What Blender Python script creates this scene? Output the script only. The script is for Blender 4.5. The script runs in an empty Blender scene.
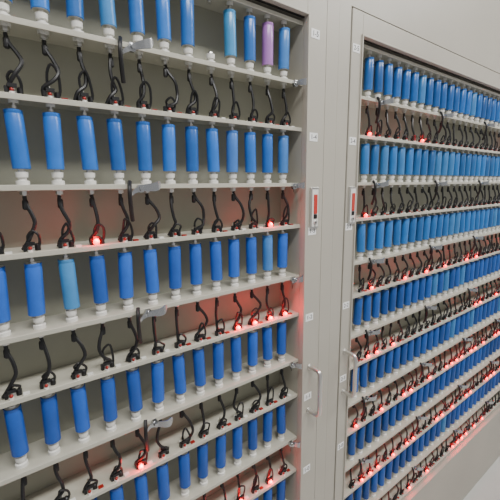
import bpy, math, random
from mathutils import Vector, Matrix
random.seed(7)
S = 0.54          # camera distance to the cell plane (m); layout units below are multiples of S
ZC = 1.33         # camera height above floor
FLOOR = -ZC / S
def W(x, y, z): return (x * S, y * S, z * S + ZC)

# ---------------------------------------------------------------- materials
def new_mat(name):
    m = bpy.data.materials.new(name); m.use_nodes = True
    nt = m.node_tree
    return m, nt, nt.nodes['Principled BSDF']
def simple(name, col, rough=0.5, metal=0.0, emis=None, es=0.0, noise=0.0, nscale=8.0, bump=0.0, coat=0.0):
    m, nt, b = new_mat(name)
    b.inputs['Base Color'].default_value = (*col, 1)
    b.inputs['Roughness'].default_value = rough
    b.inputs['Metallic'].default_value = metal
    b.inputs['Coat Weight'].default_value = coat
    if emis:
        b.inputs['Emission Color'].default_value = (*emis, 1)
        b.inputs['Emission Strength'].default_value = es
    if noise > 0 or bump > 0:
        tc = nt.nodes.new('ShaderNodeTexCoord')
        n = nt.nodes.new('ShaderNodeTexNoise'); n.inputs['Scale'].default_value = nscale
        n.inputs['Detail'].default_value = 6
        nt.links.new(tc.outputs['Object'], n.inputs['Vector'])
        if noise > 0:
            r = nt.nodes.new('ShaderNodeValToRGB')
            r.color_ramp.elements[0].position = 0.3; r.color_ramp.elements[1].position = 0.7
            r.color_ramp.elements[0].color = (*[c * (1 - noise) for c in col], 1)
            r.color_ramp.elements[1].color = (*[min(1, c * (1 + noise)) for c in col], 1)
            nt.links.new(n.outputs['Fac'], r.inputs['Fac'])
            nt.links.new(r.outputs['Color'], b.inputs['Base Color'])
        if bump > 0:
            n2 = nt.nodes.new('ShaderNodeTexNoise'); n2.inputs['Scale'].default_value = 400
            nt.links.new(tc.outputs['Object'], n2.inputs['Vector'])
            bp = nt.nodes.new('ShaderNodeBump'); bp.inputs['Strength'].default_value = bump
            bp.inputs['Distance'].default_value = 0.001
            nt.links.new(n2.outputs['Fac'], bp.inputs['Height'])
            nt.links.new(bp.outputs['Normal'], b.inputs['Normal'])
    return m
M_FRAME = simple('painted_steel_beige', (0.42, 0.395, 0.34), 0.42, noise=0.04, nscale=5, bump=0.08)
M_BACK = simple('painted_steel_backpanel', (0.35, 0.345, 0.275), 0.45, noise=0.05, nscale=6, bump=0.05)
M_SHELF = simple('painted_steel_shelf', (0.46, 0.445, 0.375), 0.4, noise=0.05, nscale=12)
M_WHITE = simple('white_nylon', (0.74, 0.73, 0.69), 0.45)
M_STEEL = simple('nickel_steel', (0.70, 0.69, 0.66), 0.3, metal=1.0)
M_LEVER = simple('zinc_plated_steel', (0.52, 0.53, 0.54), 0.24, metal=1.0)
M_BLACK = simple('black_rubber', (0.007, 0.007, 0.008), 0.42)
M_DARK = simple('door_gap_painted_shade', (0.06, 0.058, 0.05), 0.8)  # near-black colour stands in for the shade inside the door gaps
M_REDOFF = simple('red_plastic', (0.30, 0.015, 0.01), 0.3)
M_LED = simple('led_red_lit', (1.0, 0.01, 0.01), 0.3, emis=(1.0, 0.006, 0.010), es=9)
M_INK = simple('label_ink', (0.05, 0.05, 0.06), 0.6)
M_PAPER = simple('label_paper', (0.85, 0.85, 0.84), 0.55)
M_LOCKRED = simple('lock_red', (0.50, 0.04, 0.03), 0.35)
M_FLOOR = simple('floor_epoxy', (0.50, 0.50, 0.48), 0.35, noise=0.08, nscale=3)
M_WALL = simple('wall_paint', (0.74, 0.73, 0.71), 0.8, noise=0.02)
M_LAMP = simple('lamp_diffuser', (1, 1, 1), 0.5, emis=(1, 0.98, 0.94), es=6)
# cell sleeve: per cell colour attribute, wrinkled shrink wrap
M_CELL, nt, b = new_mat('pvc_sleeve')
at = nt.nodes.new('ShaderNodeAttribute'); at.attribute_name = 'Col'
tc = nt.nodes.new('ShaderNodeTexCoord')
nz = nt.nodes.new('ShaderNodeTexNoise'); nz.inputs['Scale'].default_value = 70; nz.inputs['Detail'].default_value = 5
nt.links.new(tc.outputs['Object'], nz.inputs['Vector'])
mx = nt.nodes.new('ShaderNodeMix'); mx.data_type = 'RGBA'; mx.blend_type = 'MULTIPLY'
mx.inputs[0].default_value = 0.25
nt.links.new(at.outputs['Color'], mx.inputs[6]); nt.links.new(nz.outputs['Fac'], mx.inputs[7])
nt.links.new(mx.outputs[2], b.inputs['Base Color'])
bp = nt.nodes.new('ShaderNodeBump'); bp.inputs['Strength'].default_value = 0.25; bp.inputs['Distance'].default_value = 0.002
nt.links.new(nz.outputs['Fac'], bp.inputs['Height']); nt.links.new(bp.outputs['Normal'], b.inputs['Normal'])
b.inputs['Roughness'].default_value = 0.30
b.inputs['Specular IOR Level'].default_value = 0.5

# ---------------------------------------------------------------- mesh builder
class MB:
    def __init__(s, name, mats):
        s.name = name; s.mats = mats; s.v = []; s.f = []; s.mi = []; s.sm = []; s.col = []
        s.cur = (1, 1, 1, 1)
    def addv(s, p): s.v.append(p); s.col.append(s.cur); return len(s.v) - 1
    def addf(s, idx, m, sm=False): s.f.append(idx); s.mi.append(s.mats.index(m)); s.sm.append(sm)
    def box(s, x0, x1, y0, y1, z0, z1, m):
        i = [s.addv(W(x, y, z)) for z in (z0, z1) for y in (y0, y1) for x in (x0, x1)]
        for q in ((0, 2, 3, 1), (4, 5, 7, 6), (0, 1, 5, 4), (2, 6, 7, 3), (0, 4, 6, 2), (1, 3, 7, 5)):
            s.addf([i[k] for k in q], m)
    def lathe(s, c, prof, seg, axis='z', smooth=True, tilt=(0, 0)):
        rings = []
        for r, h, m in prof:
            ring = []
            for k in range(seg):
                a = 2 * math.pi * k / seg
                if axis == 'z': p = (c[0] + r * math.cos(a) + tilt[0] * h, c[1] + r * math.sin(a) + tilt[1] * h, c[2] + h)
                else: p = (c[0] + r * math.cos(a), c[1] - h, c[2] + r * math.sin(a))
                ring.append(s.addv(W(*p)))
            rings.append(ring)
        for j in range(len(rings) - 1):
            a, b_ = rings[j], rings[j + 1]
            for k in range(seg):
                s.addf([a[k], a[(k + 1) % seg], b_[(k + 1) % seg], b_[k]], prof[j][2], smooth)
        s.addf(rings[0][::-1], prof[0][2]); s.addf(rings[-1], prof[-1][2])
    def tube(s, pts, r, m, seg=7, sub=4):
        P = [Vector(p) for p in pts]
        Q = []
        for i in range(len(P) - 1):
            p0 = P[max(i - 1, 0)]; p1 = P[i]; p2 = P[i + 1]; p3 = P[min(i + 2, len(P) - 1)]
            for k in range(sub):
                t = k / sub
                Q.append(0.5 * ((2 * p1) + (p2 - p0) * t + (2 * p0 - 5 * p1 + 4 * p2 - p3) * t * t + (-p0 + 3 * p1 - 3 * p2 + p3) * t ** 3))
        Q.append(P[-1])
        n = None; rings = []
        for i, q in enumerate(Q):
            d = (Q[min(i + 1, len(Q) - 1)] - Q[max(i - 1, 0)]).normalized()
            if n is None:
                n = d.orthogonal().normalized()
            else:
                n = (n - d * n.dot(d))
                n = n.normalized() if n.length > 1e-6 else d.orthogonal().normalized()
            bb = d.cross(n)
            rings.append([s.addv(W(*(q + n * (r * math.cos(2 * math.pi * k / seg)) + bb * (r * math.sin(2 * math.pi * k / seg))))) for k in range(seg)])
        for j in range(len(rings) - 1):
            a, b_ = rings[j], rings[j + 1]
            for k in range(seg): s.addf([a[k], a[(k + 1) % seg], b_[(k + 1) % seg], b_[k]], m, True)
        s.addf(rings[0][::-1], m); s.addf(rings[-1], m)
    def ball(s, c, r, m, seg=10, rg=6):
        prof = [(max(r * math.sin(math.pi * j / rg), r * 0.02), -r * math.cos(math.pi * j / rg), m) for j in range(rg + 1)]
        s.lathe(c, prof, seg)
    def build(s, parent=None, bevel=0, col=False):
        me = bpy.data.meshes.new(s.name)
        me.from_pydata(s.v, [], s.f)
        for m in s.mats: me.materials.append(m)
        me.polygons.foreach_set('material_index', s.mi)
        me.polygons.foreach_set('use_smooth', s.sm)
        if col:
            a = me.color_attributes.new('Col', 'FLOAT_COLOR', 'POINT')
            a.data.foreach_set('color', [c for q in s.col for c in q])
        me.update()
        try: me.set_sharp_from_angle(angle=math.radians(38))
        except Exception: pass
        ob = bpy.data.objects.new(s.name, me)
        bpy.context.scene.collection.objects.link(ob)
        if parent: ob.parent = parent
        if bevel:
            bm_ = ob.modifiers.new('bevel', 'BEVEL'); bm_.width = bevel; bm_.segments = 2; bm_.limit_method = 'ANGLE'
            ob.modifiers.new('wn', 'WEIGHTED_NORMAL')
        return ob
def empty(name):
    e = bpy.data.objects.new(name, None); bpy.context.scene.collection.objects.link(e); e.empty_display_size = 0.1
    return e

# ---------------------------------------------------------------- layout (units of S)
SP = 0.074; PITCH = 0.349; NR = 7
TOP = 1.25; OT = 0.560; OB = -1.925; DT = 0.646; DB = -2.02
FY = -0.05; BY = 0.08
def cell_top(n): return 0.517 - PITCH * n
def zA(n): return 0.352 - PITCH * n
def zB(n): return 0.198 - PITCH * n

def rack(idx, xs, ox0, ox1, dx0, dx1, bx0, bx1, lit, tint, levers, labels, lock_x, handle_x):
    cab = empty('battery_test_cabinet')
    b = MB('cabinet_body', [M_FRAME, M_BACK, M_DARK])
    b.box(bx0, bx1, BY, BY + 0.012, FLOOR + 0.0, TOP, M_BACK)
    b.box(bx0, bx1, -0.046, BY, DT + 0.006, TOP, M_FRAME)              # header
    b.box(bx0, bx1, -0.046, BY, FLOOR, DB - 0.006, M_FRAME)            # plinth
    b.box(bx0, dx0 - 0.005, -0.046, BY, DB - 0.006, DT + 0.006, M_FRAME)
    b.box(dx1 + 0.005, bx1, -0.046, BY, DB - 0.006, DT + 0.006, M_FRAME)
    b.box(ox1, ox1 + 0.008, -0.03, BY, OB, OT, M_FRAME)
    b.box(ox0 - 0.008, ox0, -0.03, BY, OB, OT, M_FRAME)
    b.box(ox0 - 0.008, ox1 + 0.008, -0.03, BY, OT, OT + 0.008, M_FRAME)
    b.box(ox0 - 0.008, ox1 + 0.008, -0.03, BY, OB - 0.008, OB, M_FRAME)
    b.box(dx0 - 0.005, dx0 + 0.004, -0.03, -0.02, DB, DT, M_DARK)  # dark strips behind both side gaps, shade painted in
    b.box(dx1 - 0.004, dx1 + 0.005, -0.03, -0.02, DB, DT, M_DARK)
    b.build(cab)
    d = MB('door_frame', [M_FRAME])
    d.box(dx0, ox0, FY, -0.03, DB, DT, M_FRAME); d.box(ox1, dx1, FY, -0.03, DB, DT, M_FRAME)
    d.box(ox0, ox1, FY, -0.03, OT, DT, M_FRAME); d.box(ox0, ox1, FY, -0.03, DB, OB, M_FRAME)
    d.build(cab, bevel=0.0012)
    l = MB('door_lip', [M_FRAME])
    t = 0.007
    for (a, c, e, f) in ((ox0 - t, ox0, OB - t, OT + t), (ox1, ox1 + t, OB - t, OT + t)):
        l.box(a, c, FY - 0.006, FY, e, f, M_FRAME)
    l.box(ox0, ox1, FY - 0.006, FY, OT, OT + t, M_FRAME); l.box(ox0, ox1, FY - 0.006, FY, OB - t, OB, M_FRAME)
    l.build(cab, bevel=0.0008)
    sg = MB('door_seal', [M_BLACK])
    sg.box(ox0 + 0.001, ox1 - 0.001, -0.036, -0.030, OT - 0.004, OT, M_BLACK)
    sg.build(cab)
    sh = MB('shelves', [M_SHELF])
    for n in range(-1, NR):
        for z in ([zA(n)] if n >= 0 else []) + [zB(n)]:
            sh.box(ox0, ox1, -0.026, BY, z - 0.005, z, M_SHELF)
            sh.box(ox0, ox1, -0.030, -0.026, z - 0.013, z, M_SHELF)
    sh.build(cab, bevel=0.0006)
    hold = MB('cell_holders', [M_WHITE, M_STEEL])
    wire = MB('probe_wires', [M_BLACK, M_STEEL])
    led = MB('indicator_leds', [M_REDOFF, M_LED, M_WHITE, M_BLACK])
    cell = MB('lithium_battery_cells', [M_CELL, M_STEEL, M_WHITE])
    glows = []
    for n in range(NR):
        for k, x in enumerate(xs):
            top = cell_top(n); A = zA(n); B = zB(n)
            if not (idx == 0 and n == 0 and k == 4):
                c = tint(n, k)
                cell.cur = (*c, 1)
                h = 0.129; z0 = top - h; r = 0.0188
                tl = (random.uniform(-.035, .035), random.uniform(-.02, .02))
                jx = x - tl[0] * h * .5 + random.uniform(-0.0015, 0.0015)
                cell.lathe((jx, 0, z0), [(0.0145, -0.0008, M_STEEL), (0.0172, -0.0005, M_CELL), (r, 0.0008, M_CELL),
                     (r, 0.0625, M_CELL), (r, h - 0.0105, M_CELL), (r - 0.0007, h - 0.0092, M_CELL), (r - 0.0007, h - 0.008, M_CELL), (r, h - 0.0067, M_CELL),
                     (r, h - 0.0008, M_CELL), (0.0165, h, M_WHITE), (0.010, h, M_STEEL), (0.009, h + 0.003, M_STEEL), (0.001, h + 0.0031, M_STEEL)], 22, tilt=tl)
            # bottom holder on shelf A
            hold.lathe((x, 0, A), [(0.0145, 0, M_WHITE), (0.0145, 0.009, M_WHITE), (0.0090, 0.010, M_WHITE), (0.0090, 0.016, M_WHITE),
                       (0.0125, 0.017, M_WHITE), (0.0135, 0.029, M_WHITE), (0.008, 0.0295, M_STEEL), (0.007, 0.0352, M_STEEL)], 14)
            # nut and stud below shelf A
            hold.lathe((x, 0, A - 0.034), [(0.004, 0, M_STEEL), (0.004, 0.010, M_STEEL), (0.009, 0.0105, M_STEEL), (0.009, 0.019, M_STEEL), (0.0125, 0.0195, M_WHITE), (0.0125, 0.0285, M_WHITE)], 6 if k % 2 else 8, smooth=False)
            # top contact
            hold.lathe((x, 0, top + 0.003), [(0.006, 0, M_STEEL), (0.006, 0.006, M_STEEL), (0.0035, 0.0065, M_STEEL), (0.0035, 0.010, M_STEEL), (0.010, 0.0105, M_WHITE), (0.010, 0.026, M_WHITE)], 10)
            # plunger above shelf B
            hold.lathe((x, 0, B), [(0.013, 0, M_WHITE), (0.012, 0.009, M_WHITE), (0.006, 0.010, M_STEEL), (0.006, 0.020, M_STEEL), (0.003, 0.021, M_STEEL), (0.003, 0.030, M_STEEL)], 8)
            # hanging lead
            j = lambda a: random.uniform(-a, a)
            style = random.random()
            sy = random.uniform(0.6, 1.4); lean = j(0.010)
            if style < 0.45:      # bows out one way, comes back to the probe foot
                bend = random.uniform(0.4, 1.7)
                pts = [(x, 0, A - 0.026), (x + lean * .3, -0.003, A - 0.044), (x + lean + bend * 0.008, -0.010 * sy, A - 0.068),
                       (x + lean + bend * 0.014, -0.015 * sy, A - 0.092 + j(.006)), (x + bend * 0.006, -0.017 * sy, A - 0.114),
                       (x - 0.010 + j(.006), -0.013, A - 0.131), (x - 0.016 + j(.005), -0.008, B + 0.004)]
            elif style < 0.75:    # nearly straight drop with a small foot
                pts = [(x, 0, A - 0.026), (x + lean * .5, -0.004, A - 0.050), (x + lean, -0.010 * sy, A - 0.078),
                       (x + lean, -0.013 * sy, A - 0.100), (x + lean * .6 - 0.003, -0.014 * sy, A - 0.120), (x - 0.008 + j(.006), -0.010, A - 0.137), (x - 0.012, -0.007, B + 0.003)]
            elif style < 0.92:    # bows the other way and hooks under
                pts = [(x, 0, A - 0.026), (x - 0.003, -0.004, A - 0.046), (x - 0.013 + j(.003), -0.010 * sy, A - 0.070),
                       (x - 0.016 + j(.004), -0.015 * sy, A - 0.094), (x - 0.006, -0.018 * sy, A - 0.118), (x + 0.008, -0.014, A - 0.130), (x + 0.010, -0.008, B + 0.012)]
            else:                 # slack lead sagging sideways
                pts = [(x, 0, A - 0.026), (x + 0.006, -0.006, A - 0.046), (x + 0.020, -0.016, A - 0.070), (x + 0.026, -0.020 * sy, A - 0.100),
                       (x + 0.018, -0.020, A - 0.126), (x + 0.002, -0.016, A - 0.134), (x - 0.008, -0.010, B + 0.010)]
            wire.tube(pts, 0.0046, M_BLACK, 7, 3)
            wire.lathe((x, -0.001, A - 0.058), [(0.004, 0, M_BLACK), (0.0066, 0.003, M_BLACK), (0.0066, 0.020, M_BLACK), (0.0045, 0.024, M_BLACK)], 8)
            # thinner second lead with its spade clip
            q = random.uniform(0.6, 1.5)
            wire.tube([(x + 0.014, -0.010, B), (x + 0.019 + j(.003), -0.014, B + 0.020), (x + 0.015 + j(.005), -0.018, B + 0.040 * q),
                       (x + 0.003 + j(.004), -0.019, B + 0.050 * q), (x - 0.005 + j(.004), -0.013, B + 0.038 * q), (x - 0.004, -0.008, B + 0.024)], 0.0032, M_BLACK, 6, 3)
            wire.lathe((x + 0.014, -0.010, B), [(0.0066, 0, M_BLACK), (0.0066, 0.014, M_BLACK), (0.0035, 0.017, M_BLACK)], 7)
            wire.box(x - 0.010, x + 0.008, -0.021, -0.013, B + 0.014, B + 0.022, M_BLACK)
            wire.box(x - 0.016, x - 0.009, -0.018, -0.008, B, B + 0.016, M_BLACK)
            # led on its stub
            on = lit(n, k)
            lx = x - 0.003; ly = -0.0225
            led.lathe((lx, ly, B), [(0.0055, 0, M_WHITE), (0.0055, 0.004, M_WHITE)], 10)
            led.ball((lx, ly, B + 0.008), 0.0044 if not on else 0.0085, M_LED if on else M_REDOFF)
            if k % 2 == 0 or random.random() < .5:
                led.box(x + 0.021, x + 0.035, -0.022, -0.012, B, B + 0.004, M_REDOFF if random.random() < .4 else M_WHITE)
            if on: glows.append((lx, ly - 0.010, B + 0.018))
    hold.build(cab); wire.build(cab); led.build(cab)
    cell.build(None, col=True)
    for g in glows:
        L = bpy.data.lights.new('led_light', 'POINT'); L.color = (1, 0.002, 0.005); L.energy = 0.085 if idx == 0 else 0.055; L.shadow_soft_size = 0.004
        o = bpy.data.objects.new('led_light', L); o.location = W(*g); o.parent = cab
        bpy.context.scene.collection.objects.link(o)
    # clamp levers: hex boss, bent tapering plate, short black lead
    lv = MB('clamp_levers', [M_LEVER, M_BLACK])
    for n in range(NR):
        for li, x in enumerate(levers):
            z = zA(n) - 0.012
            small = (idx == 0 and li == 1)
            if not small: x = x - 0.012
            lv.lathe((x - 0.004, -0.030, z), [(0.012, 0, M_LEVER), (0.012, 0.010, M_LEVER), (0.007, 0.011, M_LEVER), (0.007, 0.02, M_LEVER)], 6, axis='y', smooth=False)
            a = random.uniform(0.0, 1.1)
            if small: dxm, dxp = 0.014, 0.022
            else: dxm, dxp = 0.038, 0.042
            p0 = Vector((x - dxm, -0.046, z - 0.020 * a - 0.008)); p1 = Vector((x + dxp, -0.060, z + 0.008 + 0.014 * a))
            NQ = 12
            w = lambda t: 0.0045 + 0.009 * t * (1 if t < .85 else max(0.1, math.sqrt(max(0, 1 - ((t - .85) / .15) ** 2))))
            rows = []
            for q in range(NQ + 1):
                t0 = q / NQ; A0 = p0.lerp(p1, t0); A0.y += 0.012 * math.sin(t0 * 6); A0.z += 0.006 * math.sin(t0 * 5)
                rows.append([lv.addv(W(A0.x, A0.y + dy, A0.z + s_ * w(t0))) for dy, s_ in ((0, -1), (0, 1), (0.003, 1), (0.003, -1))])
            for q in range(NQ):
                for e in range(4):
                    lv.addf([rows[q][e], rows[q][(e + 1) % 4], rows[q + 1][(e + 1) % 4], rows[q + 1][e]], M_LEVER, True)
            lv.addf(rows[0][::-1], M_LEVER); lv.addf(rows[-1], M_LEVER)
            if not small:
                lv.tube([(x - 0.030, -0.030, z + 0.018), (x - 0.036, -0.044, z + 0.002), (x - 0.038, -0.048, z - 0.025), (x - 0.034, -0.040, z - 0.060), (x - 0.028, -0.028, z - 0.085)], 0.0055, M_BLACK, 7, 4)
    lv.build(cab)
    hd = MB('door_handle', [M_STEEL])
    for (a, zz) in ((handle_x, -0.735), (handle_x, -0.930)):
        hd.lathe((a, FY, zz), [(0.013, 0, M_STEEL), (0.012, 0.004, M_STEEL)], 14, axis='y')
    hd.tube([(handle_x, FY, -0.735), (handle_x, FY - 0.036, -0.735), (handle_x, FY - 0.054, -0.742), (handle_x, FY - 0.060, -0.765), (handle_x, FY - 0.060, -0.832),
             (handle_x, FY - 0.060, -0.90), (handle_x, FY - 0.054, -0.923), (handle_x, FY - 0.036, -0.930), (handle_x, FY, -0.930)], 0.0090, M_STEEL, 12, 5)
    hd.build(cab)
    lk = MB('door_lock', [M_STEEL, M_WHITE, M_LOCKRED, M_BLACK])
    lx = lock_x
    lk.box(lx - 0.021, lx + 0.021, FY - 0.008, FY, -0.168, -0.014, M_STEEL)
    lk.box(lx - 0.016, lx + 0.016, FY - 0.011, FY - 0.008, -0.160, -0.022, M_WHITE)
    lk.box(lx - 0.009, lx + 0.009, FY - 0.014, FY - 0.011, -0.112, -0.040, M_LOCKRED)
    lk.box(lx - 0.009, lx + 0.009, FY - 0.0135, FY - 0.011, -0.130, -0.114, M_BLACK)
    lk.lathe((lx, FY - 0.011, -0.145), [(0.009, 0, M_STEEL), (0.009, 0.004, M_STEEL), (0.003, 0.0045, M_BLACK)], 14, axis='y')
    lk.build(cab, bevel=0.0008)
    lb = MB('row_labels', [M_PAPER])
    for i, t_ in enumerate(labels):
        z = 0.51 - PITCH * 0.985 * i
        x0 = lock_x - 0.006 + random.uniform(-.003, .003)
        lb.box(x0 - 0.021, x0 + 0.021, FY - 0.0012, FY, z - 0.015, z + 0.015, M_PAPER)
        cu = bpy.data.curves.new('label_text', 'FONT'); cu.body = t_; cu.size = 0.024 * S
        cu.align_x = 'CENTER'; cu.align_y = 'CENTER'; cu.materials.append(M_INK); cu.extrude = 0.0001
        o = bpy.data.objects.new('label_text', cu); o.location = W(x0, FY - 0.0018, z); o.rotation_euler = (math.pi / 2, 0, 0)
        o.parent = cab; bpy.context.scene.collection.objects.link(o)
    lb.build(cab)
    return cab

litL = {(1, 9), (1, 1), (2, 3), (2, 2), (2, 1), (2, 0), (3, 8), (4, 3), (4, 1)}
def tintL(n, k):
    if n == 0 and k == 1: return (0.45, 0.20, 0.55)
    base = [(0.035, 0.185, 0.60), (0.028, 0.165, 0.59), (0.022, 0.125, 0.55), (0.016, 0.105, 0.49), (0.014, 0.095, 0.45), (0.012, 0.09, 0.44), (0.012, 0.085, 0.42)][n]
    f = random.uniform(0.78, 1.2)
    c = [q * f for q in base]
    if random.random() < (0.22 if n < 3 else 0.08): c = [0.065, 0.26 * f, 0.62]
    return c
def tintR(n, k):
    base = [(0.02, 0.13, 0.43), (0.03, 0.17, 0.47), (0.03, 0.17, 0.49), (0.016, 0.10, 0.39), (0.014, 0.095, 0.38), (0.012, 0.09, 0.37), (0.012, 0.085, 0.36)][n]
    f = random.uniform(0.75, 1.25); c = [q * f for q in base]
    if random.random() < 0.10: c = [0.05, 0.22, 0.52]
    return c
rr = random.Random(3)
probR = [0.05, 0.06, 0.22, 0.36, 0.40, 0.45, 0.50]
litR = {(n, k) for n in range(NR) for k in range(30) if rr.random() < probR[n]} | {(1, 0), (0, 0), (3, 1), (4, 0)}
rack(0, [0.922 - SP * k for k in range(18)], -0.40, 0.985, -0.50, 1.083, -0.56, 1.155,
     lambda n, k: (n, k) in litL, tintL, [0.389, 0.949, -0.17], ['1-5', '1-4', '1-3', '1-2', '1-1', '1-0'], 1.032, 1.030)
rack(1, [1.409 + SP * k for k in range(30)], 1.292, 3.62, 1.226, 3.70, 1.1555, 3.78,
     lambda n, k: (n, k) in litR, tintR, [1.48, 2.04, 2.60, 3.16], ['2-5', '2-4', '2-3', '2-2', '2-1', '2-0'], 1.259, 1.256)

# ---------------------------------------------------------------- room
def plane_box(name, x0, x1, y0, y1, z0, z1, m):
    me = MB(name, [m])
    i = [me.addv((x, y, z)) for z in (z0, z1) for y in (y0, y1) for x in (x0, x1)]
    for q in ((0, 2, 3, 1), (4, 5, 7, 6), (0, 1, 5, 4), (2, 6, 7, 3), (0, 4, 6, 2), (1, 3, 7, 5)): me.addf([i[k] for k in q], m)
    return me.build()
plane_box('floor', -1.5, 4.0, -2.2, 0.4, -0.05, 0.0, M_FLOOR)
plane_box('wall_back', -1.5, 4.0, 0.3, 0.4, 0.0, 2.8, M_WALL)
plane_box('wall_right', 4.0, 4.1, -2.2, 0.4, 0.0, 2.8, M_WALL)
plane_box('ceiling', -1.5, 4.0, -2.2, 0.4, 2.8, 2.85, M_WALL)
for i, x in enumerate((0.2, 2.2)):
    lf = MB('ceiling_light', [M_WHITE, M_LAMP])
    def bx(x0, x1, y0, y1, z0, z1, m):
        lf.box(x0 / S, x1 / S, y0 / S, y1 / S, (z0 - ZC) / S, (z1 - ZC) / S, m)
    bx(x - 0.62, x + 0.62, -1.25, -0.93, 2.75, 2.80, M_WHITE)
    bx(x - 0.60, x + 0.60, -1.23, -0.95, 2.745, 2.75, M_LAMP)
    fx = lf.build()
    L = bpy.data.lights.new('lamp', 'AREA'); L.shape = 'RECTANGLE'; L.size = 1.2; L.size_y = 0.28; L.energy = 42; L.color = (1.0, 0.99, 0.965)
    o = bpy.data.objects.new('lamp', L); o.location = (x, -1.09, 2.74); o.parent = fx
    bpy.context.scene.collection.objects.link(o)

w = bpy.data.worlds.new('World'); bpy.context.scene.world = w; w.use_nodes = True
bg = w.node_tree.nodes['Background']; bg.inputs['Color'].default_value = (0.99, 0.99, 1.0, 1); bg.inputs['Strength'].default_value = 0.40

# ---------------------------------------------------------------- camera
cd = bpy.data.cameras.new('camera'); cam = bpy.data.objects.new('camera', cd)
bpy.context.scene.collection.objects.link(cam)
cd.sensor_width = 36; cd.lens = 36 * 365 / 500; cd.clip_start = 0.02
fwd = Vector((0.5994, 0.780, -0.1775)).normalized()
rt = Vector((0.7916, -0.6108, -0.00875)); rt = (rt - fwd * rt.dot(fwd)).normalized()
up = rt.cross(fwd)
m = Matrix(((rt.x, up.x, -fwd.x), (rt.y, up.y, -fwd.y), (rt.z, up.z, -fwd.z))).to_4x4()
m.translation = Vector((0, -S, ZC))
cam.matrix_world = m
bpy.context.scene.camera = cam
